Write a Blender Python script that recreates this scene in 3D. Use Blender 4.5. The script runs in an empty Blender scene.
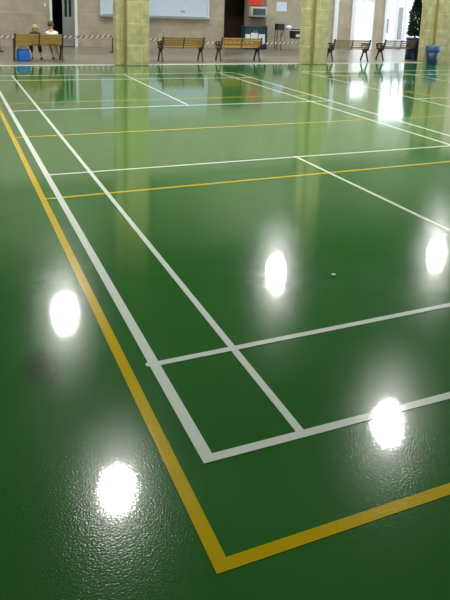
import bpy, bmesh, math, random
from mathutils import Vector, Matrix, noise
random.seed(7)
S = bpy.context.scene
C = S.collection
PI = math.pi

# ------------------------------------------------------------------ render look
S.view_settings.view_transform = 'Standard'
S.view_settings.look = 'None'
S.view_settings.gamma = 1.0
S.view_settings.use_curve_mapping = False
S.view_settings.exposure = 0.2

# ------------------------------------------------------------------ materials
def nt(m):
    return m.node_tree.nodes, m.node_tree.links

def mat(name, col, rough=0.6, metal=0.0, spec=0.5, var=0.0, vscale=6.0, bump=0.0, bscale=60.0, coat=0.0):
    m = bpy.data.materials.new(name); m.use_nodes = True
    n, l = nt(m); b = n['Principled BSDF']
    b.inputs['Roughness'].default_value = rough
    b.inputs['Metallic'].default_value = metal
    b.inputs['Specular IOR Level'].default_value = spec
    b.inputs['Coat Weight'].default_value = coat
    c = tuple(col) + (1.0,)
    b.inputs['Base Color'].default_value = c
    if var > 0 or bump > 0:
        tc = n.new('ShaderNodeTexCoord')
    if var > 0:
        nz = n.new('ShaderNodeTexNoise'); nz.inputs['Scale'].default_value = vscale; nz.inputs['Detail'].default_value = 5
        l.new(tc.outputs['Object'], nz.inputs['Vector'])
        mx = n.new('ShaderNodeMix'); mx.data_type = 'RGBA'
        mx.inputs[6].default_value = tuple(x * (1 - var) for x in col) + (1,)
        mx.inputs[7].default_value = tuple(min(1, x * (1 + var)) for x in col) + (1,)
        l.new(nz.outputs['Fac'], mx.inputs[0]); l.new(mx.outputs[2], b.inputs['Base Color'])
    if bump > 0:
        nb = n.new('ShaderNodeTexNoise'); nb.inputs['Scale'].default_value = bscale; nb.inputs['Detail'].default_value = 3
        l.new(tc.outputs['Object'], nb.inputs['Vector'])
        bp = n.new('ShaderNodeBump'); bp.inputs['Strength'].default_value = bump; bp.inputs['Distance'].default_value = 0.01
        l.new(nb.outputs['Fac'], bp.inputs['Height']); l.new(bp.outputs['Normal'], b.inputs['Normal'])
    return m

def emit(name, col, strength):
    m = bpy.data.materials.new(name); m.use_nodes = True
    n, l = nt(m); b = n['Principled BSDF']
    b.inputs['Base Color'].default_value = tuple(col) + (1,)
    b.inputs['Emission Color'].default_value = tuple(col) + (1,)
    b.inputs['Emission Strength'].default_value = strength
    return m

FL_ROUGH, FL_BUMP, FL_BSC = 0.16, 0.045, 110.0
def floor_surface(m):
    """wet-look sealed paint: a gritty glossy base under a smoother clear coat, soft wear variation"""
    n, l = nt(m); b = n['Principled BSDF']
    tc = n.new('ShaderNodeTexCoord')
    nb = n.new('ShaderNodeTexNoise'); nb.inputs['Scale'].default_value = FL_BSC; nb.inputs['Detail'].default_value = 2.0
    l.new(tc.outputs['Object'], nb.inputs['Vector'])
    bp = n.new('ShaderNodeBump'); bp.inputs['Strength'].default_value = FL_BUMP; bp.inputs['Distance'].default_value = 0.004
    l.new(nb.outputs['Fac'], bp.inputs['Height']); l.new(bp.outputs['Normal'], b.inputs['Coat Normal'])
    ng = n.new('ShaderNodeTexNoise'); ng.inputs['Scale'].default_value = 120.0; ng.inputs['Detail'].default_value = 1.0
    l.new(tc.outputs['Object'], ng.inputs['Vector'])
    bg_ = n.new('ShaderNodeBump'); bg_.inputs['Strength'].default_value = 0.14; bg_.inputs['Distance'].default_value = 0.004
    l.new(ng.outputs['Fac'], bg_.inputs['Height']); l.new(bg_.outputs['Normal'], b.inputs['Normal'])
    b.inputs['Coat Weight'].default_value = 1.0; b.inputs['Coat Roughness'].default_value = 0.045; b.inputs['Coat IOR'].default_value = 1.5; b.inputs['Specular IOR Level'].default_value = 0.045
    nr = n.new('ShaderNodeTexNoise'); nr.inputs['Scale'].default_value = 1.3; nr.inputs['Detail'].default_value = 4
    l.new(tc.outputs['Object'], nr.inputs['Vector'])
    mr = n.new('ShaderNodeMapRange'); mr.inputs['From Min'].default_value = 0.3; mr.inputs['From Max'].default_value = 0.7
    mr.inputs['To Min'].default_value = FL_ROUGH * 0.85; mr.inputs['To Max'].default_value = FL_ROUGH * 1.2
    l.new(nr.outputs['Fac'], mr.inputs['Value']); l.new(mr.outputs['Result'], b.inputs['Roughness'])
    b.inputs['IOR'].default_value = 1.5
    return n, l, b, tc

def floor_green():
    m = bpy.data.materials.new('green_sealed_floor'); m.use_nodes = True
    n, l, b, tc = floor_surface(m)
    a = n.new('ShaderNodeTexNoise'); a.inputs['Scale'].default_value = 0.9; a.inputs['Detail'].default_value = 8; a.inputs['Roughness'].default_value = 0.6
    l.new(tc.outputs['Object'], a.inputs['Vector'])
    r = n.new('ShaderNodeValToRGB')
    r.color_ramp.elements[0].position = 0.3; r.color_ramp.elements[0].color = (0.024, 0.124, 0.022, 1)
    r.color_ramp.elements[1].position = 0.72; r.color_ramp.elements[1].color = (0.031, 0.152, 0.028, 1)
    l.new(a.outputs['Fac'], r.inputs['Fac'])
    # a soft dark oval mixed into the green left of the near corner
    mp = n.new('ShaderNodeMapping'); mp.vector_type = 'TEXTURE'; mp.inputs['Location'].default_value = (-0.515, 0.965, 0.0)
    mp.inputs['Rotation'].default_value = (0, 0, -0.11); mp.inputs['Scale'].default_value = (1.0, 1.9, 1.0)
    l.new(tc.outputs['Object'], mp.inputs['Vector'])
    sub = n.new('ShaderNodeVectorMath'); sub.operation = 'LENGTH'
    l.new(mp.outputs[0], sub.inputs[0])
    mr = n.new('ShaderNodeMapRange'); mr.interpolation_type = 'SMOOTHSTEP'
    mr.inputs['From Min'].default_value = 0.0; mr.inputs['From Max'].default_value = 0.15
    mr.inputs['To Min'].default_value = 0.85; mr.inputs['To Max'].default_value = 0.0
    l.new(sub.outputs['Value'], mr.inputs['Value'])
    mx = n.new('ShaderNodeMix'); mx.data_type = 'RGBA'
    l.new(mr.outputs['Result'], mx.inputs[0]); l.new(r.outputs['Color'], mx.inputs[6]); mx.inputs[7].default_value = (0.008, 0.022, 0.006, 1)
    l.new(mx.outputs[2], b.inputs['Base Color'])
    return m

def floor_paint(name, c0, c1):
    m = bpy.data.materials.new(name); m.use_nodes = True
    n, l, b, tc = floor_surface(m)
    a = n.new('ShaderNodeTexNoise'); a.inputs['Scale'].default_value = 9; a.inputs['Detail'].default_value = 6
    l.new(tc.outputs['Object'], a.inputs['Vector'])
    mx = n.new('ShaderNodeMix'); mx.data_type = 'RGBA'; mx.inputs[6].default_value = tuple(c0) + (1,); mx.inputs[7].default_value = tuple(c1) + (1,)
    l.new(a.outputs['Fac'], mx.inputs[0]); l.new(mx.outputs[2], b.inputs['Base Color'])
    return m

def brick_mat(name, c1, c2, mortar, bw, rh, ms, rough=0.8, off=0.5, bump=0.3, axis='XZ', nvar=0.25, nscale=3.0, wide=None):
    m = bpy.data.materials.new(name); m.use_nodes = True
    n, l = nt(m); b = n['Principled BSDF']; b.inputs['Roughness'].default_value = rough
    tc = n.new('ShaderNodeTexCoord'); sp = n.new('ShaderNodeSeparateXYZ'); cb = n.new('ShaderNodeCombineXYZ')
    l.new(tc.outputs['Object'], sp.inputs[0])
    if axis == 'XZ':
        ad = n.new('ShaderNodeMath'); ad.operation = 'ADD'
        l.new(sp.outputs['X'], ad.inputs[0]); l.new(sp.outputs['Y'], ad.inputs[1])
        l.new(ad.outputs[0], cb.inputs['X']); l.new(sp.outputs['Z'], cb.inputs['Y'])
    else:
        l.new(sp.outputs['X'], cb.inputs['X']); l.new(sp.outputs['Y'], cb.inputs['Y'])
    br = n.new('ShaderNodeTexBrick'); br.offset = off
    br.inputs['Scale'].default_value = 1.0
    br.inputs['Brick Width'].default_value = bw; br.inputs['Row Height'].default_value = rh
    br.inputs['Mortar Size'].default_value = ms; br.inputs['Mortar Smooth'].default_value = 0.3
    br.inputs['Color1'].default_value = tuple(c1) + (1,); br.inputs['Color2'].default_value = tuple(c2) + (1,); br.inputs['Mortar'].default_value = tuple(mortar) + (1,)
    l.new(cb.outputs[0], br.inputs['Vector'])
    nz = n.new('ShaderNodeTexNoise'); nz.inputs['Scale'].default_value = nscale; nz.inputs['Detail'].default_value = 8; nz.inputs['Roughness'].default_value = 0.65
    l.new(tc.outputs['Object'], nz.inputs['Vector'])
    mr = n.new('ShaderNodeMapRange'); mr.inputs['From Min'].default_value = 0.3; mr.inputs['From Max'].default_value = 0.7
    mr.inputs['To Min'].default_value = 1 - nvar; mr.inputs['To Max'].default_value = 1 + nvar
    l.new(nz.outputs['Fac'], mr.inputs['Value'])
    mx = n.new('ShaderNodeMix'); mx.data_type = 'RGBA'; mx.blend_type = 'MULTIPLY'; mx.inputs[0].default_value = 1.0
    l.new(br.outputs['Color'], mx.inputs[6]); l.new(mr.outputs['Result'], mx.inputs[7])
    l.new(mx.outputs[2], b.inputs['Base Color'])
    bp = n.new('ShaderNodeBump'); bp.inputs['Strength'].default_value = bump; bp.inputs['Distance'].default_value = 0.02
    ma = n.new('ShaderNodeMath'); ma.operation = 'SUBTRACT'
    l.new(nz.outputs['Fac'], ma.inputs[0]); l.new(br.outputs['Fac'], ma.inputs[1])
    l.new(ma.outputs[0], bp.inputs['Height']); l.new(bp.outputs['Normal'], b.inputs['Normal'])
    return m

def wood_mat(name, dark, light):
    m = bpy.data.materials.new(name); m.use_nodes = True
    n, l = nt(m); b = n['Principled BSDF']; b.inputs['Roughness'].default_value = 0.45
    tc = n.new('ShaderNodeTexCoord'); mp = n.new('ShaderNodeMapping'); mp.inputs['Scale'].default_value = (1.5, 22, 22)
    l.new(tc.outputs['Object'], mp.inputs['Vector'])
    nz = n.new('ShaderNodeTexNoise'); nz.inputs['Scale'].default_value = 2.2; nz.inputs['Detail'].default_value = 6
    l.new(mp.outputs['Vector'], nz.inputs['Vector'])
    r = n.new('ShaderNodeValToRGB')
    r.color_ramp.elements[0].position = 0.3; r.color_ramp.elements[0].color = tuple(dark) + (1,)
    r.color_ramp.elements[1].position = 0.7; r.color_ramp.elements[1].color = tuple(light) + (1,)
    l.new(nz.outputs['Fac'], r.inputs['Fac']); l.new(r.outputs['Color'], b.inputs['Base Color'])
    return m

def glass_mat():
    m = bpy.data.materials.new('clear_door_glass'); m.use_nodes = True
    n, l = nt(m)
    n.remove(n['Principled BSDF'])
    tr = n.new('ShaderNodeBsdfTransparent'); tr.inputs['Color'].default_value = (0.93, 0.96, 0.96, 1)
    gl = n.new('ShaderNodeBsdfGlossy'); gl.inputs['Roughness'].default_value = 0.02
    lw = n.new('ShaderNodeLayerWeight'); lw.inputs['Blend'].default_value = 0.5
    pw = n.new('ShaderNodeMath'); pw.operation = 'POWER'; pw.inputs[1].default_value = 5.0
    l.new(lw.outputs['Facing'], pw.inputs[0])
    fr = n.new('ShaderNodeMath'); fr.operation = 'MULTIPLY_ADD'; fr.inputs[1].default_value = 0.9; fr.inputs[2].default_value = 0.04
    l.new(pw.outputs[0], fr.inputs[0])
    mx = n.new('ShaderNodeMixShader')
    l.new(fr.outputs[0], mx.inputs[0]); l.new(tr.outputs[0], mx.inputs[1]); l.new(gl.outputs[0], mx.inputs[2])
    l.new(mx.outputs[0], n['Material Output'].inputs['Surface'])
    return m

def stripe_mat(name, ca, cb_, period):
    m = bpy.data.materials.new(name); m.use_nodes = True
    n, l = nt(m); b = n['Principled BSDF']; b.inputs['Roughness'].default_value = 0.4
    tc = n.new('ShaderNodeTexCoord'); sp = n.new('ShaderNodeSeparateXYZ'); l.new(tc.outputs['Object'], sp.inputs[0])
    ad = n.new('ShaderNodeMath'); ad.operation = 'SUBTRACT'
    l.new(sp.outputs['X'], ad.inputs[0]); l.new(sp.outputs['Z'], ad.inputs[1])
    dv = n.new('ShaderNodeMath'); dv.operation = 'DIVIDE'; dv.inputs[1].default_value = period
    l.new(ad.outputs[0], dv.inputs[0])
    fr = n.new('ShaderNodeMath'); fr.operation = 'FRACT'; l.new(dv.outputs[0], fr.inputs[0])
    gt = n.new('ShaderNodeMath'); gt.operation = 'GREATER_THAN'; gt.inputs[1].default_value = 0.5; l.new(fr.outputs[0], gt.inputs[0])
    mx = n.new('ShaderNodeMix'); mx.data_type = 'RGBA'; mx.inputs[6].default_value = tuple(ca) + (1,); mx.inputs[7].default_value = tuple(cb_) + (1,)
    l.new(gt.outputs[0], mx.inputs[0]); l.new(mx.outputs[2], b.inputs['Base Color'])
    return m

M = dict(
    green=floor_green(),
    white_line=floor_paint('white_line_paint', (0.66, 0.75, 0.67), (0.78, 0.85, 0.78)),
    yellow_line=floor_paint('yellow_line_paint', (0.54, 0.385, 0.002), (0.66, 0.47, 0.003)),
    pave=brick_mat('pinkish_paving', (0.1573, 0.1343, 0.0952), (0.1759, 0.1487, 0.1037), (0.1403, 0.1207, 0.0867), 0.4, 0.4, 0.012, 0.28, 0.0, 0.08, 'XY', 0.12, 2.0),
    edge=mat('white_edge_paint', (0.44, 0.46, 0.40), 0.35, var=0.12, vscale=5),
    wall=brick_mat('beige_block_wall', (0.4095, 0.3465, 0.2475), (0.4455, 0.3690, 0.2610), (0.4500, 0.3960, 0.2925), 0.44, 0.19, 0.010, 0.85, 0.5, 0.25, 'XZ', 0.16, 2.2),
    band=mat('pale_block_band', (0.4680, 0.4050, 0.2880), 0.8, var=0.12),
    pillar=brick_mat('yellow_limestone', (0.2940, 0.2800, 0.1260), (0.3360, 0.3150, 0.1540), (0.3780, 0.3640, 0.1960), 0.9, 0.58, 0.018, 0.8, 0.5, 0.5, 'XZ', 0.28, 5.0),
    groove=mat('limestone_groove_shade', (0.22, 0.19, 0.05), 0.9, var=0.2),
    ceil=mat('ceiling_sheeting', (0.13, 0.15, 0.115), 0.8, var=0.08),
    added_beam=mat('dark_olive_added_beam', (0.10, 0.11, 0.07), 0.8, var=0.1),
    steel=mat('grey_painted_steel', (0.30, 0.31, 0.31), 0.5),
    white=mat('white_paint', (0.78, 0.79, 0.77), 0.4, var=0.04),
    palewhite=mat('pale_blue_shutter', (0.62, 0.67, 0.74), 0.4, var=0.03),
    alu=mat('aluminium_sill', (0.34, 0.38, 0.38), 0.4, 0.4),
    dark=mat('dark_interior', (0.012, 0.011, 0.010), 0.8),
    greydoor=mat('grey_door_leaf', (0.26, 0.27, 0.24), 0.5, var=0.08),
    darkglass=mat('dark_slot_glazing', (0.012, 0.022, 0.02), 0.12),
    brown=mat('dark_brown_door', (0.085, 0.055, 0.034), 0.55, var=0.2),
    taupe=mat('taupe_recess_wall', (0.23, 0.17, 0.12), 0.85, var=0.1),
    red=mat('red_sign_face', (0.62, 0.035, 0.01), 0.45),
    greycase=mat('pale_grey_casing', (0.40, 0.42, 0.36), 0.5),
    screen=mat('dark_green_screen', (0.02, 0.045, 0.03), 0.15),
    teal=mat('teal_cabinet_paint', (0.007, 0.045, 0.062), 0.5, var=0.15),
    paper=mat('white_paper', (0.82, 0.84, 0.83), 0.7),
    bluepaper=mat('pale_blue_paper', (0.66, 0.74, 0.86), 0.7),
    black=mat('black_plastic', (0.014, 0.015, 0.015), 0.45),
    iron=mat('black_cast_iron', (0.016, 0.018, 0.016), 0.5, 0.0, bump=0.2, bscale=90),
    wood_y=wood_mat('yellowish_bench_wood', (0.2400, 0.1600, 0.0280), (0.3200, 0.2240, 0.0480)),
    wood_b=wood_mat('golden_brown_bench_wood', (0.1840, 0.1000, 0.0160), (0.2640, 0.1520, 0.0320)),
    wood_o=wood_mat('orange_brown_bench_wood', (0.2560, 0.1360, 0.0240), (0.3440, 0.1920, 0.0400)),
    wood_d=wood_mat('glare_greyed_bench_wood', (0.16, 0.11, 0.05), (0.24, 0.17, 0.08)),  # same bench wood, its greying by glare put into the colour
    wood_r=wood_mat('dark_brown_bench_wood', (0.085, 0.05, 0.03), (0.13, 0.08, 0.05)),
    tape=stripe_mat('red_and_white_tape', (0.28, 0.15, 0.10), (0.88, 0.86, 0.82), 0.17),
    bluebag=mat('bright_blue_fabric', (0.010, 0.125, 0.50), 0.5, var=0.25, vscale=9),
    bluebin=mat('blue_bin_plastic', (0.008, 0.030, 0.075), 0.4, var=0.15),
    bluebin_rim=mat('lighter_blue_liner', (0.02, 0.075, 0.19), 0.4, var=0.1),
    navy=mat('navy_planter_glaze', (0.014, 0.028, 0.10), 0.35, var=0.2),
    soil=mat('potting_soil', (0.03, 0.02, 0.012), 0.95),
    leaf=mat('dark_green_needles', (0.010, 0.045, 0.022), 0.6, var=0.4, vscale=12),
    leaf2=mat('garden_leaves', (0.05, 0.12, 0.07), 0.6, var=0.4, vscale=8),
    bark=mat('brown_bark', (0.08, 0.05, 0.03), 0.9),
    skin=mat('skin', (0.52, 0.31, 0.21), 0.5),
    blond=mat('fair_hair', (0.34, 0.27, 0.12), 0.7, var=0.25, vscale=40),
    darkhair=mat('dark_brown_hair', (0.055, 0.04, 0.022), 0.6, var=0.3, vscale=40),
    shirt_dark=mat('black_cotton', (0.014, 0.013, 0.015), 0.9),
    shirt_white=mat('white_cotton', (0.72, 0.76, 0.70), 0.9),
    shorts_dark=mat('dark_grey_cotton', (0.035, 0.033, 0.033), 0.9),
    shorts_tan=mat('tan_cotton', (0.28, 0.20, 0.13), 0.9),
    shoe=mat('dark_shoe', (0.022, 0.02, 0.02), 0.6),
    shoe_r=mat('reddish_shoe', (0.20, 0.07, 0.06), 0.6),
    eye=mat('eye', (0.03, 0.02, 0.015), 0.2),
    outpave=mat('pale_outdoor_paving', (0.60, 0.60, 0.60), 0.6, var=0.06),
    outwhite=mat('white_render', (0.82, 0.82, 0.81), 0.8, var=0.03),
    outgrey=mat('lilac_grey_shutter', (0.125, 0.115, 0.16), 0.6, var=0.1),
    glass=glass_mat(),
    lamp=emit('lamp_lens', (1.0, 0.985, 0.94), 1300.0),
    lampbody=mat('lamp_aluminium', (0.45, 0.46, 0.46), 0.35, 0.7),
)

# ------------------------------------------------------------------ mesh helper
class MB:
    def __init__(s): s.bm = bmesh.new()
    def box(s, x0, y0, z0, x1, y1, z1, bev=0.0):
        r = bmesh.ops.create_cube(s.bm, size=1.0)
        vs = r['verts']
        for v in vs:
            v.co = Vector(((x0 + x1) / 2 + v.co.x * (x1 - x0), (y0 + y1) / 2 + v.co.y * (y1 - y0), (z0 + z1) / 2 + v.co.z * (z1 - z0)))
        if bev > 0:
            es = list({e for v in vs for e in v.link_edges})
            bmesh.ops.bevel(s.bm, geom=es, offset=bev, segments=2, affect='EDGES', profile=0.5)
        return s
    def obox(s, c, ax, ay, az, hx, hy, hz):
        """oriented box: centre, axes, half sizes"""
        c = Vector(c); ax, ay, az = Vector(ax).normalized(), Vector(ay).normalized(), Vector(az).normalized()
        vs = [s.bm.verts.new(c + ax * (i * hx) + ay * (j * hy) + az * (k * hz)) for k in (-1, 1) for j in (-1, 1) for i in (-1, 1)]
        for f in ((0, 2, 3, 1), (4, 5, 7, 6), (0, 1, 5, 4), (2, 6, 7, 3), (0, 4, 6, 2), (1, 3, 7, 5)):
            s.bm.faces.new([vs[i] for i in f])
        return s
    def tube(s, pts, rad, seg=8):
        pts = [Vector(p) for p in pts]
        rads = rad if isinstance(rad, (list, tuple)) else [rad] * len(pts)
        rings = []
        for i, p in enumerate(pts):
            t = (pts[min(i + 1, len(pts) - 1)] - pts[max(i - 1, 0)]).normalized()
            up = Vector((1, 0, 0)) if abs(t.x) < 0.9 else Vector((0, 1, 0))
            a = t.cross(up).normalized(); b = t.cross(a)
            rings.append([s.bm.verts.new(p + (a * math.cos(2 * PI * k / seg) + b * math.sin(2 * PI * k / seg)) * rads[i]) for k in range(seg)])
        for i in range(len(rings) - 1):
            for k in range(seg):
                s.bm.faces.new((rings[i][k], rings[i][(k + 1) % seg], rings[i + 1][(k + 1) % seg], rings[i + 1][k]))
        s.bm.faces.new(rings[0][::-1]); s.bm.faces.new(rings[-1])
        return s
    def lathe(s, c, prof, seg=24, cap=True, sq=1.0):
        c = Vector(c); rings = []
        for r, z in prof:
            rings.append([s.bm.verts.new(c + Vector((r * math.cos(2 * PI * k / seg), r * sq * math.sin(2 * PI * k / seg), z))) for k in range(seg)])
        for i in range(len(rings) - 1):
            for k in range(seg):
                s.bm.faces.new((rings[i][k], rings[i][(k + 1) % seg], rings[i + 1][(k + 1) % seg], rings[i + 1][k]))
        if cap:
            s.bm.faces.new(rings[0][::-1]); s.bm.faces.new(rings[-1])
        return s
    def ball(s, c, rx, ry, rz, u=16, v=10, rot=None, fn=None):
        r = bmesh.ops.create_uvsphere(s.bm, u_segments=u, v_segments=v, radius=1.0)
        for w in r['verts']:
            q = Vector(w.co)
            if fn: q = fn(q)
            q = Vector((q.x * rx, q.y * ry, q.z * rz))
            if rot: q = rot @ q
            w.co = Vector(c) + q
        return s
    def build(s, name, m, parent=None, smooth=False, kind=None, label=None):
        bmesh.ops.recalc_face_normals(s.bm, faces=s.bm.faces)
        me = bpy.data.meshes.new(name); s.bm.to_mesh(me); s.bm.free()
        me.materials.append(M[m])
        if smooth:
            for p in me.polygons: p.use_smooth = True
        o = bpy.data.objects.new(name, me); C.objects.link(o)
        if parent: o.parent = parent
        if kind: o['kind'] = kind
        if label: o['label'] = label
        return o

def tag(o, label, cat, group=None, kind=None):
    o['label'] = label; o['category'] = cat
    if group: o['group'] = group
    if kind: o['kind'] = kind
    return o
def thing(name, label, cat, loc=(0, 0, 0), rz=0.0, group=None):
    o = bpy.data.objects.new(name, None); o.empty_display_size = 0.1; C.objects.link(o)
    o.location = loc; o.rotation_euler = (0, 0, rz)
    return tag(o, label, cat, group)
def struct_root(name, loc=(0, 0, 0)):
    o = bpy.data.objects.new(name, None); o.empty_display_size = 0.1; C.objects.link(o); o.location = loc
    o['kind'] = 'structure'; return o
def dup(root, loc, rz, label, mats=None):
    r = root.copy(); C.objects.link(r); r.location = loc; r.rotation_euler = (0, 0, rz); r['label'] = label
    for ch in list(root.children):
        c = ch.copy(); C.objects.link(c); c.parent = r
        if mats and ch.name.split('.')[0] in mats:
            c.data = ch.data.copy(); c.data.materials[0] = M[mats[ch.name.split('.')[0]]]
        for g in list(ch.children):
            d = g.copy(); C.objects.link(d); d.parent = c
    return r

# ------------------------------------------------------------------ the setting
def edge_y(x): return 15.46 + 0.030 * (x - 2.0)       # where the green floor meets the paving

def slab(name, pts, z0, z1, m, parent=None, kind='structure'):
    b = MB(); lo = [b.bm.verts.new((x, y, z0)) for x, y in pts]; hi = [b.bm.verts.new((x, y, z1)) for x, y in pts]
    b.bm.faces.new(lo[::-1]); b.bm.faces.new(hi); k = len(pts)
    for i in range(k): b.bm.faces.new((lo[i], lo[(i + 1) % k], hi[(i + 1) % k], hi[i]))
    return b.build(name, m, parent, kind=kind)

XL, XR, YN, YW = -7.0, 25.0, -7.0, 21.6
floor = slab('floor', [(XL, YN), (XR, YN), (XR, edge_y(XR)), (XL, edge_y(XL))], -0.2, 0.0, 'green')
pavement = slab('floor_paving', [(XL, edge_y(XL)), (XR, edge_y(XR)), (XR, YW + 0.3), (XL, YW + 0.3)], -0.2, 0.0, 'pave')
slab('trim_1', [(XL, edge_y(XL) - 0.02), (XR, edge_y(XR) - 0.02), (XR, edge_y(XR) + 0.16), (XL, edge_y(XL) + 0.16)], 0.0, 0.004, 'edge')

# painted court markings, thin coats of paint on the floor
def line(x0, y0, x1, y1, m, z, skew=0.0):
    """a painted strip; skew = rise in y per metre of x for lines that run a little off square"""
    b = MB(); vs = [b.bm.verts.new((x, y + skew * (x if skew else 0), zz)) for zz in (0.0, z) for x, y in ((x0, y0), (x1, y0), (x1, y1), (x0, y1))]
    for f in ((0, 3, 2, 1), (4, 5, 6, 7), (0, 1, 5, 4), (1, 2, 6, 5), (2, 3, 7, 6), (3, 0, 4, 7)): b.bm.faces.new([vs[i] for i in f])
    return b.build('court_line', m, floor, label=('white painted court line' if m == 'white_line' else 'yellow painted court line'))
W1, W2 = 0.0016, 0.0024
YL = 13.37
line(-0.150, -0.545, -0.095, 15.4, 'yellow_line', W1)       # yellow court: near left corner, sides, cross lines
line(-0.150, -0.553, 8.87, -0.500, 'yellow_line', W1 + 0.0002, -0.045)
line(8.815, -0.595, 8.87, 14.0, 'yellow_line', W1)
line(-0.150, 3.845, 8.87, 3.890, 'yellow_line', W1 + 0.0004)
line(-0.150, 6.665, 8.87, 6.710, 'yellow_line', W1 + 0.0004)
line(-0.150, 9.455, 8.87, 9.500, 'yellow_line', W1 + 0.0004)
line(0.0, -0.030, 0.055, YL, 'white_line', W2)                       # near badminton court
line(0.46, -0.02, 0.50, YL, 'white_line', W2)
line(3.03, -0.12, 3.07, 4.70, 'white_line', W2)
line(3.03, 8.70, 3.07, YL, 'white_line', W2)
line(5.60, -0.25, 5.64, YL, 'white_line', W2)
line(6.06, -0.27, 6.10, YL, 'white_line', W2)
for y0, y1, k in ((-0.030, 0.017, -0.046), (0.757, 0.799, -0.03), (4.685, 4.725, -0.016), (8.70, 8.74, -0.006), (12.52, 12.56, -0.012), (13.33, 13.37, 0.035)):
    line(0.0, y0, 6.10, y1, 'white_line', W2 + 0.0003, k)
line(8.17, 0.0, 8.21, YL + 0.2, 'white_line', W2)                 # next court to the right
line(11.35, 8.60, 11.39, YL + 0.2, 'white_line', W2)
line(13.90, 0.0, 13.94, YL + 0.2, 'white_line', W2)
for y0, y1 in ((0.0, 0.045), (4.68, 4.72), (8.56, 8.60), (12.62, 12.66), (13.58, 13.62)):
    line(8.17, y0, 14.3, y1, 'white_line', W2 + 0.0003)
spot = MB(); spot.lathe((0.004, 0.785, 0.0), [(0.022, 0.0), (0.022, W2 + 0.0006)], 16)
spot.build('paint_spot', 'white_line', floor, label='round white paint spot on the outer side line')

# building wall across the far side, with its openings
D1 = (2.53, 3.43, 2.15)      # grey door, left
D2 = (9.12, 10.97, 2.45)     # dark recess
D3 = (15.30, 16.25, 2.12)    # narrow bright doorway
D4 = (16.95, 19.25, 3.25)    # glazed double door
wb = MB(); HT = 9.2
xs = [XL]
for a, b_, h in (D1, D2, D3, D4):
    wb.box(xs[-1], YW, 0.0, a, YW + 0.3, HT); wb.box(a, YW, h, b_, YW + 0.3, HT); xs.append(b_)
wb.box(xs[-1], YW, 0.0, XR, YW + 0.3, HT)
wall_back = wb.build('wall_back', 'wall', kind='structure')
band = MB()
for a, b_ in ((XL, D1[0] - 0.12), (D1[1] + 0.12, 4.2), (8.55, D2[0] - 0.05)):
    band.box(a, YW - 0.006, 1.13, b_, YW + 0.01, 1.20)
band.build('trim_2', 'band', kind='structure')

# dark room behind the grey door, recess behind the dark opening
def shell(name, x0, x1, y0, y1, h, m, kind='structure'):
    b = MB(); t = 0.08
    b.box(x0 - t, y0, 0, x0, y1, h); b.box(x1, y0, 0, x1 + t, y1, h); b.box(x0 - t, y1, 0, x1 + t, y1 + t, h)
    b.box(x0 - t, y0, h, x1 + t, y1 + t, h + t); b.box(x0 - t, y0, -0.08, x1 + t, y1 + t, -0.002)
    return b.build(name, m, kind=kind)
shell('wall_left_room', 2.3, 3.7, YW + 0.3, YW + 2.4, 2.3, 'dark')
shell('wall_recess', D2[0] - 0.1, D2[1] + 0.1, YW + 0.3, YW + 1.3, 2.55, 'brown')
pn = MB(); pn.box(10.12, YW + 0.02, 0, D2[1], YW + 0.3, D2[2]); pn.build('wall_recess_pier', 'taupe', kind='structure')

# grey door: left leaf open into the dark, right leaf closed, slot glazing and ribbed lower panel
d = struct_root('door_1', (0, 0, 0))
b = MB(); b.box(D1[0] - 0.02, YW - 0.05, 0, D1[0] + 0.06, YW + 0.2, D1[2]); b.box(D1[1] - 0.07, YW - 0.05, 0, D1[1] + 0.02, YW + 0.2, D1[2]); b.box(D1[0] - 0.02, YW - 0.05, D1[2] - 0.06, D1[1] + 0.02, YW + 0.2, D1[2] + 0.03)
b.build('door_frame', 'white', d)
lf = MB(); x0, x1 = 2.945, 3.358
lf.box(x0, YW + 0.0, 0.02, x1, YW + 0.045, D1[2] - 0.06, 0.004)
for k in range(7):
    lf.box(x0 + 0.05 + k * 0.047, YW - 0.008, 0.14, x0 + 0.072 + k * 0.047, YW + 0.002, 0.92)
leaf = lf.build('door_leaf', 'greydoor', d)
for a in (3.015, 3.160):
    q = MB(); q.box(a, YW - 0.006, 1.06, a + 0.092, YW + 0.002, 1.95); q.build('glazing_slot', 'darkglass', leaf)
q = MB(); q.tube([(x0 + 0.035, YW, 1.0), (x0 + 0.035, YW - 0.05, 1.0), (x0 + 0.10, YW - 0.05, 1.0)], 0.010); q.build('door_handle', 'steel', leaf)
q = MB(); q.box(2.60, YW + 0.22, 0.02, 2.64, YW + 0.27, D1[2] - 0.08); q.box(2.60, YW + 0.27, 0.02, 2.64, YW + 0.72, D1[2] - 0.08); q.build('open_leaf', 'brown', d)

# narrow bright doorway frame and right-hand glazed door
d3 = struct_root('door_2')
b = MB(); b.box(D3[0] - 0.17, YW - 0.05, 0, D3[0] + 0.012, YW + 0.31, D3[2] + 0.08); b.box(D3[1] - 0.012, YW - 0.03, 0, D3[1] + 0.06, YW + 0.31, D3[2] + 0.08); b.box(D3[0], YW - 0.05, D3[2] - 0.012, D3[1], YW + 0.31, D3[2] + 0.08)
b.build('door_frame', 'white', d3)
b = MB(); b.box(14.22, YW - 0.06, 0, 14.42, YW + 0.01, 3.3, 0.01); b.build('trim_3', 'white', kind='structure')
d4 = struct_root('door_3')
b = MB()
b.box(D4[0] - 0.06, YW - 0.05, 0, D4[0] + 0.07, YW + 0.2, D4[2] + 0.06); b.box(D4[1] - 0.06, YW - 0.05, 0, D4[1] + 0.06, YW + 0.2, D4[2] + 0.06); b.box(D4[0], YW - 0.05, D4[2] - 0.02, D4[1], YW + 0.2, D4[2] + 0.08)
b.build('door_frame', 'white', d4)
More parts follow.
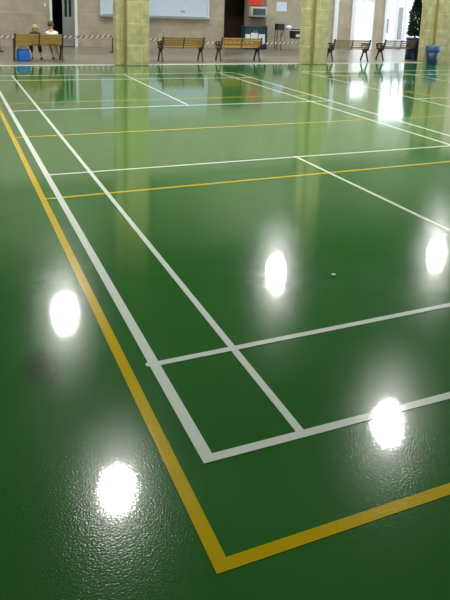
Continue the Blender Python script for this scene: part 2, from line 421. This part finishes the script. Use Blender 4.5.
for (a, c) in ((17.03, 18.09), (18.11, 19.18)):
    b = MB(); y0, y1 = YW + 0.05, YW + 0.10
    b.box(a, y0, 0.02, a + 0.07, y1, 2.3); b.box(c - 0.07, y0, 0.02, c, y1, 2.3); b.box(a + 0.07, y0, 0.02, c - 0.07, y1, 0.16); b.box(a + 0.07, y0, 2.22, c - 0.07, y1, 2.3)
    if a < 18: b.box(17.56, y0, 0.16, 17.72, y1, 2.22)
    lf = b.build('door_leaf', 'white', d4)
    b = MB(); b.box(a + 0.05, YW + 0.07, 0.12, c - 0.05, YW + 0.078, 2.26); b.build('door_pane', 'glass', lf)
b = MB(); b.box(D4[0] + 0.05, YW + 0.04, 2.31, D4[1] - 0.04, YW + 0.11, 2.38); tr = b.build('transom', 'white', d4)

# limestone pillars: a block front and a set-back wing
def pillar(x0, xm, x1, y, lab):
    p = struct_root('pillar'); p['label'] = lab; p['category'] = 'pillar'
    b = MB(); b.box(xm, y, 0, x1, y + 0.62, 6.9, 0.012); b.build('pillar_block', 'pillar', p)
    b = MB(); b.box(x0, y + 0.10, 0, xm - 0.001, y + 0.42, 6.9, 0.012); b.build('pillar_wing', 'pillar', p)
    b = MB(); b.box(xm - 0.06, y + 0.05, 0, xm - 0.0005, y + 0.11, 6.9); b.build('groove_shade', 'groove', p)  # darker strip, the groove's shade put into its colour
pillar(3.34, 3.62, 4.24, 15.30, 'yellow limestone pillar left of the empty benches')
pillar(9.33, 9.66, 10.15, 15.42, 'yellow limestone pillar in the middle of the far side')
pillar(14.55, 14.98, 15.75, 15.86, 'yellow limestone pillar at the right edge behind the blue bin')

# unseen walls added behind and left of the viewer to darken the near floor
b = MB(); b.box(XL - 0.2, YN - 0.2, 0, XR, YN, 6.9); b.build('shade_wall_front', 'wall', kind='structure')
b = MB(); b.box(XL - 0.2, YN, 0, XL, YW, 6.9); b.build('shade_wall_left', 'wall', kind='structure')
# roof over the courts, stopped short so the sky gap lights the far wall
b = MB(); b.box(XL, YN, 6.9, XR, 16.7, 7.05); b.build('ceiling', 'ceil', kind='structure')
b = MB(); b.box(XL, 15.55, 3.35, XR, 15.95, 6.9); b.build('trim_8', 'added_beam', kind='structure')  # unseen beam added to block the upper wall's reflection in the floor
for k, y in enumerate((-3.0, 3.2, 9.6, 14.0)):
    b = MB(); b.box(XL, y, 6.62, XR, y + 0.16, 6.9); b.build('trim_%d' % (4 + k), 'steel', kind='structure')

# ------------------------------------------------------------------ outdoors beyond the doors
b = MB(); b.box(11.0, YW + 0.3, -0.2, 34.0, 40.0, -0.01); b.build('outdoor_ground', 'outpave', kind='structure')
bl = thing('building', 'low white building seen through the glass door', 'building', (0, 0, 0))
b = MB(); b.box(14.0, 27.5, -0.01, 30.0, 31.0, 2.15); b.build('wall', 'outwhite', bl)
b = MB(); b.box(13.9, 27.3, 2.15, 30.1, 31.1, 2.26); b.build('roof', 'outwhite', bl)
for (a, c, z0, z1) in ((20.85, 21.62, 0.45, 1.25), (22.05, 22.62, 0.1, 1.90)):
    q = MB(); q.box(a, 27.45, z0, c, 27.52, z1); w = q.build('shutter', 'outgrey', bl)
    q = MB()
    for k in range(8):
        zz = z0 + (z1 - z0) * (k + 0.5) / 8; q.box(a + 0.03, 27.43, zz - 0.02, c - 0.03, 27.455, zz + 0.02)
    q.build('louvre', 'outgrey', w)

def cards(b, n, fn, size):
    """leaf blades: small folded quads at points from fn"""
    for _ in range(n):
        p, out = fn()
        a = Vector((random.uniform(-1, 1), random.uniform(-1, 1), random.uniform(-1, 1)))
        dx = (out + a * 0.8).normalized(); sd = dx.cross(Vector((random.uniform(-1, 1), random.uniform(-1, 1), random.uniform(-1, 1)))).normalized()
        s_ = size * random.uniform(0.6, 1.3)
        nrm = dx.cross(sd) * s_ * 0.12
        v = [b.bm.verts.new(q) for q in (p - sd * s_ * .05, p + dx * s_ * .5 - sd * s_ * .22 + nrm, p + dx * s_, p + dx * s_ * .5 + sd * s_ * .22 + nrm)]
        b.bm.faces.new(v[:3]); b.bm.faces.new((v[0], v[2], v[3]))

tr_ = thing('tree', 'leafy tree beyond the low white building', 'tree', (20.6, 33.5, 0))
b = MB(); b.tube([(0, 0, -0.02), (0.05, 0, 1.2), (0, 0.05, 2.6)], [0.14, 0.11, 0.07]); b.build('trunk', 'bark', tr_)
b = MB()
def crown():
    v = Vector((random.gauss(0, 1), random.gauss(0, 1), random.gauss(0, 1))).normalized(); r = random.uniform(0.5, 1.0)
    return Vector((v.x * 0.95 * r, v.y * 0.95 * r, 2.75 + v.z * 0.65 * r)), v
cards(b, 900, crown, 0.24); b.build('foliage', 'leaf2', tr_)

# ------------------------------------------------------------------ pendant lamps over the courts
def lamp(x, y):
    t = thing('pendant_lamp', 'round high bay lamp hung over the court, mirrored white in the green floor', 'lamp', (x, y, 5.95), 0, 'high bay lamps over the courts')
    b = MB(); b.lathe((0, 0, 0), [(0.225, 0.02), (0.245, 0.02), (0.235, 0.08), (0.16, 0.26), (0.11, 0.30), (0.10, 0.46), (0.05, 0.48)], 28); b.build('lamp_shade', 'lampbody', t, True)
    b = MB(); b.lathe((0, 0, 0), [(0.001, 0.0), (0.11, 0.002), (0.165, 0.018)], 28, cap=False); b.build('lamp_lens', 'lamp', t)
    b = MB(); b.tube([(0, 0, 0.46), (0, 0, 0.95)], 0.012); b.build('hanger', 'steel', t)
    return t
L0 = lamp(1.46, 13.09)
for (x, y) in ((7.55, 13.33), (13.23, 12.83), (1.24, 6.73), (6.40, 6.35)):
    dup(L0, (x, y, 5.95), 0, L0['label'])

# ------------------------------------------------------------------ benches
def iron_end(x):
    b = MB(); hw = 0.019
    def bar(pts, t=0.022):
        for i in range(len(pts) - 1):
            p, q = Vector((x, *pts[i])), Vector((x, *pts[i + 1])); dd = q - p
            b.obox((p + q) / 2, (1, 0, 0), dd.cross(Vector((1, 0, 0))), dd, hw, t, dd.length / 2 + 0.012)
    bar([(0.0, 0.0), (0.03, 0.10), (0.085, 0.22), (0.125, 0.33), (0.11, 0.40), (0.03, 0.45), (-0.03, 0.58), (-0.075, 0.76)])      # rear leg running up into the back post
    bar([(0.43, 0.0), (0.405, 0.10), (0.345, 0.22), (0.30, 0.33), (0.33, 0.40)])                                               # front leg
    bar([(0.02, 0.405), (0.44, 0.415)]); bar([(0.12, 0.31), (0.31, 0.31)], 0.016)
    bar([(-0.04, 0.60), (0.10, 0.61), (0.30, 0.60), (0.41, 0.585), (0.455, 0.54), (0.43, 0.50), (0.38, 0.51)], 0.020)           # arm rest with a scroll
    bar([(0.42, 0.53), (0.36, 0.41)], 0.018)
    for (yy, zz, rr) in ((0.215, 0.36, 0.045), (0.20, 0.51, 0.06), (0.09, 0.52, 0.04)):
        bar([(yy + rr * math.cos(a), zz + rr * math.sin(a)) for a in [k * PI / 4 for k in range(9)]], 0.009)                   # cast scrolls
    return b
def make_bench(loc, rz, L, label, wood, gap):
    t = thing('bench', label, 'bench', loc, rz, 'slatted benches along the far paving')
    h = L / 2
    for s in (-1, 1): iron_end(s * (h - 0.03)).build('end_frame', 'iron', t)
    b = MB()
    for k in range(5):
        y = 0.06 + k * 0.083; b.box(-h, y, 0.428, h, y + 0.066, 0.452, 0.004)
    b.build('seat', wood, t)
    b = MB(); n = 4; z0, z1 = 0.475, 0.755; pitch = (z1 - z0) / n
    dirv = Vector((0, -0.045, 0.18)).normalized(); nv = Vector((0, dirv.z, -dirv.y))
    for k in range(n):
        z = z0 + (k + 0.5) * pitch; y = -0.005 - (z - 0.475) * 0.26
        b.obox((0, y + 0.012, z), (1, 0, 0), nv, dirv, h, 0.011, pitch * (1 - gap) / 2)
    b.build('backrest', wood, t)
    b = MB()
    for (p, q) in (((0, -0.012, 0.43), (0, -0.088, 0.75)), ((0, -0.012, 0.43), (0, 0.10, 0.415)), ((0, 0.10, 0.415), (0, 0.43, 0.418))):
        p, q = Vector(p), Vector(q); dd = q - p
        b.obox((p + q) / 2, (1, 0, 0), dd.cross(Vector((1, 0, 0))), dd, 0.014, 0.006, dd.length / 2)
    b.build('centre_strap', 'iron', t)
    return t
make_bench((1.485, 16.50, 0), 0.0, 1.30, 'yellowish slatted bench with two people sitting on it', 'wood_y', 0.10)
make_bench((5.545, 16.18, 0), 0.0, 1.33, 'empty golden brown bench just right of the left stone pillar', 'wood_b', 0.16)
make_bench((7.490, 16.28, 0), 0.0, 1.40, 'empty orange brown bench in front of the dark recess with the red sign', 'wood_o', 0.22)
make_bench((11.60, 16.22, 0), 0.0, 1.50, 'empty dull brown bench right of the middle stone pillar, before the narrow bright doorway', 'wood_d', 0.30)
make_bench((13.88, 16.50, 0), 0.0, 1.44, 'empty dark brown bench in front of the glass door, beside the planter', 'wood_r', 0.42)

# ------------------------------------------------------------------ people on the left bench
def skin_mesh(verts, edges, rads, sub=1):
    me = bpy.data.meshes.new('tmp'); me.from_pydata([tuple(v) for v in verts], edges, [])
    o = bpy.data.objects.new('tmp', me); C.objects.link(o)
    o.modifiers.new('s', 'SKIN'); sv = me.skin_vertices[0].data
    for i, r in enumerate(rads):
        sv[i].radius = r if isinstance(r, tuple) else (r, r); sv[i].use_root = (i == 0)
    ss = o.modifiers.new('d', 'SUBSURF'); ss.levels = sub; ss.render_levels = sub
    dg = bpy.context.evaluated_depsgraph_get(); ev = o.evaluated_get(dg)
    out = bpy.data.meshes.new_from_object(ev)
    bpy.data.objects.remove(o); bpy.data.meshes.remove(me)
    return out
class Chain:
    def __init__(s): s.v, s.e, s.r = [], [], []
    def add(s, p, r, parent=None):
        s.v.append(Vector(p)); s.r.append(r); i = len(s.v) - 1
        if parent is not None: s.e.append((parent, i))
        return i
    def mb(s, sub=1):
        me = skin_mesh(s.v, s.e, s.r, sub); b = MB(); b.bm.from_mesh(me); bpy.data.meshes.remove(me); return b

def person(name, label, x, yseat, P):
    t = thing(name, label, 'person', (x, yseat, 0))
    hip = Vector((0, 0.02, 0.548)); sh = Vector(P['sh']); head = Vector(P['head']); chest = hip.lerp(sh, 0.62)
    c = Chain()
    a = c.add(hip, (0.105, 0.085)); w_ = c.add(hip.lerp(sh, 0.32), (0.098, 0.078), a); ch = c.add(chest, (0.105, 0.08), w_)
    st = c.add(sh, (0.07, 0.06), ch); nk = c.add(sh.lerp(head, 0.42), 0.038, st); c.add(head + Vector((0, 0, -0.03)), 0.05, nk)
    arms = []
    for s_ in (-1, 1):
        shp = sh + Vector((s_ * P['shw'], 0.0, -0.022)); el = Vector((s_ * (P['shw'] + 0.045), sh.y + 0.07, sh.z - 0.19)); wr = Vector((s_ * 0.105, 0.33, 0.555)); hd = wr + Vector((-s_ * 0.005, 0.045, -0.004))
        i = c.add(shp, 0.042, st); j = c.add(el, 0.032, i); k = c.add(wr, 0.022, j); m = c.add(hd, (0.028, 0.016), k)
        for f, (ox, ln) in enumerate(((-0.022, 0.044), (-0.008, 0.052), (0.008, 0.050), (0.021, 0.040))):
            q = c.add(hd + Vector((ox, 0.030, 0.0)), 0.0085, m); q = c.add(hd + Vector((ox * 1.1, 0.030 + ln * 0.5, -0.004)), 0.008, q); c.add(hd + Vector((ox * 1.1, 0.030 + ln * 0.9, -0.020)), 0.007, q)
        q = c.add(hd + Vector((-s_ * 0.026, -0.005, -0.004)), 0.010, m); c.add(hd + Vector((-s_ * 0.043, 0.022, -0.010)), 0.008, q)
        arms.append((shp, el))
    legs = []
    for s_, (kx, fx, fy) in zip((-1, 1), P['legs']):
        hp = hip + Vector((s_ * 0.065, 0.03, -0.01)); kn = Vector((kx, 0.42, 0.512)); an = Vector((fx, fy, 0.075)); toe = an + Vector((s_ * 0.012, 0.12, -0.048))
        i = c.add(hp, 0.072, a); j = c.add(kn, 0.052, i); jj = c.add(kn.lerp(an, 0.35), 0.047, j); k = c.add(an, 0.030, jj); c.add(toe, (0.030, 0.020), k)
        legs.append((hp, kn, an, toe))
    b = c.mb(1)
    def face(q):
        z = q.z; k = 1.0 - 0.20 * max(0.0, -z) ** 1.3
        y = q.y
        if y > 0.75 and abs(q.x) < 0.2 and -0.35 < z < 0.12: y += 0.16           # nose
        if y > 0.7 and 0.2 < abs(q.x) < 0.5 and 0.0 < z < 0.22: y -= 0.05         # eye sockets
        return Vector((q.x * k, y * (1 - 0.08 * max(0, -z)), z))
    R = Matrix.Rotation(P.get('tilt', 0), 3, 'X')
    hr = P['hr']
    b.ball(head, hr * 0.78, hr * 0.93, hr * 1.12, 20, 14, R, face)
    for s_ in (-1, 1): b.ball(head + R @ Vector((s_ * hr * 0.80, -0.005, -0.01)), 0.010, 0.018, 0.028, 8, 6)                    # ears
    b.ball(head + R @ Vector((0, hr * 0.86, -hr * 0.55)), 0.024, 0.010, 0.008, 8, 6)                                           # lips
    b.build('body', 'skin', t, True)
    for s_ in (-1, 1):
        q = MB(); q.ball(head + R @ Vector((s_ * hr * 0.30, hr * 0.84, hr * 0.10)), 0.012, 0.008, 0.010, 8, 6); q.build('eye', 'eye', t, True)
    q = MB()
    def hairf(v):
        n_ = 1.0 + 0.05 * noise.noise(v * 5)
        v = v * n_
        if v.z < -0.25: v.z = -0.25 + (v.z + 0.25) * (0.55 if v.y < 0.1 else 0.1)
        if v.y > 0.45 and v.z < 0.45: v.y = 0.45 + (v.y - 0.45) * 0.25
        return v
    q.ball(head + R @ Vector((0, -hr * 0.10, hr * 0.16)), hr * 0.86, hr * 0.98, hr * 1.08, 20, 14, R, hairf)
    q.build('hair', P['hair'], t, True)
    # shirt
    c = Chain(); a = c.add(hip + Vector((0, 0, -0.01)), (0.125, 0.103)); w_ = c.add(hip.lerp(sh, 0.32), (0.118, 0.096), a); chh = c.add(chest, (0.125, 0.098), w_); st = c.add(sh + Vector((0, -0.006, 0.012)), (0.088, 0.072), chh); c.add(sh.lerp(head, 0.22), (0.056, 0.052), st)
    for (shp, el), s_ in zip(arms, (-1, 1)):
        i = c.add(shp, P['sleeve_r'], st)
        if P['sleeve'] > 0: c.add(shp.lerp(el, P['sleeve']), P['sleeve_r'] * 0.98, i)
    c.mb(1).build('shirt', P['shirt'], t, True)
    c = Chain(); a = c.add(hip + Vector((0, 0.01, -0.015)), (0.115, 0.092))
    for hp, kn, an, toe in legs:
        i = c.add(hp, 0.080, a); k = c.add(hp.lerp(kn, P['short_len']), 0.066, i)
        if P.get('long'): k = c.add(kn, 0.062, k); k = c.add(kn.lerp(an, 0.4), 0.056, k); c.add(kn.lerp(an, 0.75), 0.048, k)
    c.mb(1).build('shorts', P['shorts'], t, True)
    for hp, kn, an, toe in legs:
        c = Chain(); i = c.add(an + Vector((0, -0.012, 0.0)), 0.040); k = c.add(an + Vector((0, -0.018, -0.034)), 0.040, i); m = c.add(an.lerp(toe, 0.55) + Vector((0, 0, -0.008)), (0.040, 0.032), k); c.add(toe + Vector((0, 0.02, 0.003)), (0.034, 0.028), m)
        c.mb(1).build('shoe', P['shoe'], t, True)
    return t
person('person', 'seated person with fair hair in a black top, seen from behind on the bench', 1.43, 16.68,
       dict(sh=(0, 0.19, 0.735), head=(0.01, 0.27, 0.870), shw=0.142, hr=0.098, tilt=-0.25, hair='blond', shirt='shirt_dark', sleeve=0.5, sleeve_r=0.060, long=True,
            shorts='shorts_dark', short_len=0.9, shoe='shoe', legs=((-0.10, -0.085, 0.30), (0.12, 0.165, 0.26))))
person('person', 'seated person with dark hair in a white shirt, seen from behind on the bench', 1.86, 16.68,
       dict(sh=(0, 0.07, 0.795), head=(-0.02, 0.10, 0.985), shw=0.125, hr=0.102, tilt=-0.1, hair='darkhair', shirt='shirt_white', sleeve=0.55, sleeve_r=0.056,
            shorts='shorts_tan', short_len=0.85, shoe='shoe_r', legs=((-0.03, 0.07, 0.28), (0.16, 0.24, 0.30))))

# ------------------------------------------------------------------ blue bag under the left bench
t = thing('tote_bag', 'bright blue bag with pale trim on the paving under the left bench', 'bag', (1.085, 16.70, 0))
b = MB()
for (zz0, zz1, s0, s1) in ((0.0, 0.12, 0.165, 0.172), (0.12, 0.25, 0.172, 0.165), (0.25, 0.34, 0.165, 0.145)):
    lo = [b.bm.verts.new((x * s0, y * s0 * 0.55, zz0)) for x, y in ((-1, -1), (1, -1), (1, 1), (-1, 1))]; hi = [b.bm.verts.new((x * s1, y * s1 * 0.55, zz1)) for x, y in ((-1, -1), (1, -1), (1, 1), (-1, 1))]
    for i in range(4): b.bm.faces.new((lo[i], lo[(i + 1) % 4], hi[(i + 1) % 4], hi[i]))
    if zz0 == 0: b.bm.faces.new(lo[::-1])
    if zz1 == 0.34: b.bm.faces.new(hi)
bmesh.ops.remove_doubles(b.bm, verts=b.bm.verts, dist=0.0005)
bmesh.ops.subdivide_edges(b.bm, edges=b.bm.edges[:], cuts=2, use_grid_fill=True)
for v in b.bm.verts:
    if v.co.z > 0.001: v.co += Vector((noise.noise(v.co * 14), noise.noise(v.co * 14 + Vector((5, 0, 0))), 0)) * 0.012
b.build('bag_body', 'bluebag', t, True)
b = MB(); b.tube([(0.176, -0.098, 0.018), (0.186, -0.100, 0.12), (0.178, -0.098, 0.25), (0.150, -0.088, 0.345)], 0.018); b.tube([(0.150, -0.085, 0.342), (-0.145, -0.085, 0.342)], 0.011); b.build('trim', 'greycase', t, True, label='pale grey bag trim')
for yy in (-0.05, 0.05):
    b = MB(); b.tube([(-0.07, yy, 0.335), (-0.06, yy, 0.37), (0.0, yy, 0.385), (0.06, yy, 0.37), (0.07, yy, 0.335)], 0.007); b.build('handle', 'bluebag', t, True)

# ------------------------------------------------------------------ barrier tape across the paving
def post(x, lab):
    t = thing('barrier_post', lab, 'post', (x, 19.5, 0))
    b = MB(); b.lathe((0, 0, 0), [(0.12, 0.0), (0.12, 0.02), (0.03, 0.04)], 16); b.build('base', 'black', t)
    b = MB(); b.tube([(0, 0, 0.03), (0, 0, 0.56)], 0.022); b.build('shaft', 'black', t, True)
    return t
post(0.69, 'thin black barrier post at the left edge holding the striped tape')
post(4.22, 'thin black barrier post behind the left stone pillar')
post(11.75, 'thin black barrier post behind the middle stone pillar')
b = MB()
tp = [(0.71, 0.47), (1.2, 0.455), (1.66, 0.46), (2.64, 0.49), (3.3, 0.50), (3.8, 0.525), (4.20, 0.54), (4.8, 0.49), (5.5, 0.455), (6.03, 0.405), (6.8, 0.365), (7.52, 0.35), (8.18, 0.375), (9.0, 0.37), (9.93, 0.375), (10.73, 0.39), (11.2, 0.42), (11.73, 0.47)]
n_ = len(tp); rows = []
for x, z in tp:
    rows.append([b.bm.verts.new((x, 19.5 - 0.026 + dy, z + dz)) for dy, dz in ((-0.0015, -0.037), (0.0015, -0.037), (0.0015, 0.037), (-0.0015, 0.037))])
for i in range(n_ - 1):
    for k in range(4): b.bm.faces.new((rows[i][k], rows[i][(k + 1) % 4], rows[i + 1][(k + 1) % 4], rows[i + 1][k]))
b.bm.faces.new(rows[0][::-1]); b.bm.faces.new(rows[-1])
tag(b.build('barrier_tape', 'tape'), 'red and white striped barrier tape strung low across the paving', 'tape')

# ------------------------------------------------------------------ things on and against the wall
t = thing('serving_hatch', 'long pale blue closed serving hatch on the wall behind the left pillar', 'hatch', (6.37, YW, 1.1))
b = MB(); b.box(-2.04, -0.03, 0.09, 2.02, 0.0, 1.35)
for k in range(14): b.box(-2.04, -0.035, 0.10 + k * 0.09, 2.02, -0.028, 0.17 + k * 0.09)
b.build('shutter', 'palewhite', t)
b = MB(); b.box(-2.10, -0.06, 0.06, -2.04, 0, 1.42); b.box(2.02, -0.06, 0.06, 2.09, 0, 1.42); b.box(-2.10, -0.06, 1.35, 2.09, 0, 1.45); b.build('frame', 'palewhite', t)
b = MB(); b.box(-2.16, -0.12, 0.0, 2.14, 0, 0.07, 0.006); b.build('sill', 'alu', t)
b = MB(); b.box(0.93, -0.06, 0.275, 1.09, -0.03, 0.31, 0.005); b.build('handle', 'steel', t)
t = MB(); t.box(2.32, YW - 0.02, 1.38, 2.39, YW, 1.50, 0.008); tag(t.build('wall_switch', 'white'), 'small white switch plate left of the grey door', 'switch')
t = MB(); t.box(11.42, YW - 0.006, 1.53, 11.90, YW, 1.90); tag(t.build('wall_notice', 'bluepaper'), 'pale blue-white paper notice on the wall above the black folding stand', 'notice')

t = MB(); t.box(10.14, YW - 0.02, 1.735, 10.77, YW + 0.02, 2.05, 0.004); tag(t.build('wall_sign', 'red'), 'plain red sign on the wall above the grey-cased monitor', 'sign')
t = thing('wall_monitor', 'grey-cased monitor with a dark green screen under the red sign', 'monitor', (10.54, YW, 1.46))
b = MB(); b.box(-0.36, -0.24, -0.19, 0.36, 0.02, 0.21, 0.03); b.build('casing', 'greycase', t, True)
b = MB(); b.box(-0.28, -0.25, -0.11, 0.28, -0.235, 0.15, 0.006); b.build('screen', 'screen', t)
b = MB(); b.box(-0.24, -0.22, -0.235, 0.24, 0.02, -0.19, 0.005); b.build('bracket', 'black', t)
t = thing('cabinet', 'dark teal cabinet with white sheets on its front below the monitor', 'cabinet', (10.24, 21.10, 0))
b = MB(); b.box(-0.42, 0.0, 0.05, 0.50, 0.42, 0.87, 0.006); b.build('body', 'teal', t)
b = MB(); b.box(-0.45, -0.03, 0.87, 0.53, 0.44, 0.91, 0.006); b.build('top', 'teal', t)
for (a, c) in ((-0.41, 0.02), (0.04, 0.48)):
    b = MB(); b.box(a, -0.015, 0.09, c, 0.0, 0.83, 0.004); dr = b.build('cabinet_door', 'teal', t)
    q = MB(); q.box((c - 0.05 if a < -0.1 else a + 0.03), -0.035, 0.66, (c - 0.03 if a < -0.1 else a + 0.05), -0.015, 0.78); q.build('handle', 'steel', dr)
b = MB(); b.box(0.505, -0.035, 0.0, 0.545, 0.42, 0.93); b.build('side_post', 'black', t)
b = MB(); b.box(-0.4, 0.03, 0.0, 0.5, 0.40, 0.05); b.build('plinth', 'black', t)
for (a, c, z0, z1, lab) in ((9.83, 10.04, 0.36, 0.60, 'left white paper sheet on the front of the teal cabinet'), (10.07, 10.38, 0.36, 0.655, 'middle white paper sheet on the front of the teal cabinet'), (10.42, 10.70, 0.26, 0.61, 'right white paper sheet, lowest hanging on the teal cabinet')):
    q = MB(); q.box(a, 21.076, z0, c, 21.084, z1); tag(q.build('paper_sheet', 'paper'), lab, 'paper', 'paper sheets on the teal cabinet')

t = thing('folding_stand', 'black box-topped folding stand on thin legs under the paper notice', 'stand', (11.27, 20.95, 0))
b = MB(); b.box(-0.16, -0.12, 0.80, 0.17, 0.12, 1.05, 0.012); b.build('box', 'black', t)
for (xx, yy) in ((-0.14, -0.10), (0.03, -0.10), (-0.14, 0.10), (0.14, 0.10)):
    b = MB(); b.tube([(xx, yy, 0.0), (xx * 0.95, yy, 0.80)], 0.016); b.build('leg', 'black', t)
b = MB(); b.tube([(0.155, -0.10, 0.80), (0.03, -0.10, 0.50)], 0.018); b.build('brace', 'black', t)
t = thing('folding_table', 'small grey-topped folding table beside the black stand at the wall', 'table', (11.88, 20.95, 0))
b = MB(); b.box(-0.30, -0.24, 0.785, 0.36, 0.24, 0.815, 0.006); b.build('tabletop', 'greycase', t)
for (x0, x1, yy) in ((-0.26, -0.20, -0.2), (0.28, 0.33, -0.2), (-0.26, -0.20, 0.2), (0.28, 0.33, 0.2)):
    b = MB(); b.tube([(x1, yy, 0.0), (x0, yy, 0.785)], 0.013); b.build('leg', 'steel', t)
b = MB(); b.box(-0.06, -0.26, 0.47, 0.35, 0.14, 0.784, 0.01); dr = b.build('drawer', 'black', t)
q = MB(); q.box(0.02, -0.268, 0.55, 0.24, -0.258, 0.65); q.build('drawer_label', 'paper', dr, label='white label')
t = MB(); t.ball((11.66, 20.88, 0.907), 0.13, 0.11, 0.09, 14, 10, None, lambda v: v * (1 + 0.18 * noise.noise(v * 2.2)) if v.z > -0.9 else v)
tag(t.build('paper_bag', 'bluepaper', smooth=True), 'crumpled white bag on the left of the small folding table', 'bag')
t = MB(); t.box(11.80, 20.80, 0.815, 12.14, 21.08, 0.855, 0.006); tag(t.build('black_case', 'black'), 'flat black case lying on the small folding table', 'case')

# ------------------------------------------------------------------ planter and bin by the right pillar
t = thing('potted_conifer', 'tall dark green conifer in a navy planter beside the right pillar', 'plant', (14.98, 17.05, 0))
b = MB(); b.lathe((0, 0, 0), [(0.30, 0.0), (0.31, 0.03), (0.30, 0.30), (0.29, 0.70), (0.32, 0.76), (0.32, 0.82), (0.27, 0.82), (0.26, 0.76)], 28); b.build('planter', 'navy', t, True)
b = MB(); b.lathe((0, 0, 0), [(0.001, 0.775), (0.26, 0.775)], 20, cap=False); b.build('soil', 'soil', t)
b = MB(); b.tube([(0, 0, 0.76), (0.01, 0, 1.5), (0.0, 0, 2.25)], [0.03, 0.022, 0.008]); b.build('trunk', 'bark', t)
b = MB()
def needle():
    h = random.random() ** 1.15; a = random.uniform(0, 2 * PI)
    R_ = (0.235 if h < 0.60 else 0.205 * (1 - (h - 0.60) / 0.40) + 0.03) * random.uniform(0.45, 1.0)
    return Vector((math.cos(a) * R_, math.sin(a) * R_, 0.86 + h * 1.40)), Vector((math.cos(a), math.sin(a), 0.9))
cards(b, 2600, needle, 0.11); b.build('foliage', 'leaf', t)

t = thing('litter_bin', 'blue litter bin with a lighter blue rim in front of the right pillar', 'bin', (14.63, 15.56, 0))
b = MB(); b.lathe((0, 0, 0), [(0.185, 0.0), (0.20, 0.02), (0.240, 0.52), (0.230, 0.52), (0.185, 0.03)], 28, cap=False)
b.lathe((0, 0, 0), [(0.001, 0.012), (0.19, 0.012)], 28, cap=False); b.build('bin_body', 'bluebin', t, True)
b = MB(); b.lathe((0, 0, 0), [(0.246, 0.43), (0.262, 0.46), (0.272, 0.61), (0.262, 0.625), (0.236, 0.615), (0.232, 0.50)], 28, cap=False); b.build('rim', 'bluebin_rim', t, True, label='lighter blue rim')

# a scrap of paper on the court
t = MB(); t.ball((1.545, 1.395, 0.009), 0.016, 0.014, 0.009, 10, 8, None, lambda v: v * (1 + 0.25 * noise.noise(v * 3)) if v.z > -0.5 else v)
tag(t.build('paper_scrap', 'paper'), 'tiny white scrap lying on the green court', 'scrap')

# ------------------------------------------------------------------ sky
wd = bpy.data.worlds.new('overcast_sky'); S.world = wd; wd.use_nodes = True
bg = wd.node_tree.nodes['Background']; bg.inputs['Color'].default_value = (0.86, 0.945, 1.0, 1); bg.inputs['Strength'].default_value = 3.6

# ------------------------------------------------------------------ camera
cd = bpy.data.cameras.new('camera'); co = bpy.data.objects.new('camera', cd); C.objects.link(co)
r_, u_, w_ = Vector((0.8934484, -0.44695062, 0.04455448)), Vector((0.05851996, 0.21417795, 0.97504011)), Vector((0.44533736, 0.8685407, -0.21751248))
mtx = Matrix((r_, u_, -w_)).transposed().to_4x4(); mtx.translation = Vector((-0.88076, -2.20686, 1.92032))
co.matrix_world = mtx
cd.sensor_fit = 'AUTO'; cd.sensor_width = 36.0; cd.lens = 639.0024 * 36.0 / 600.0
cd.shift_x = -43.0787 / 600.0; cd.shift_y = -156.489 / 600.0
cd.clip_start = 0.05; cd.clip_end = 200
S.camera = co
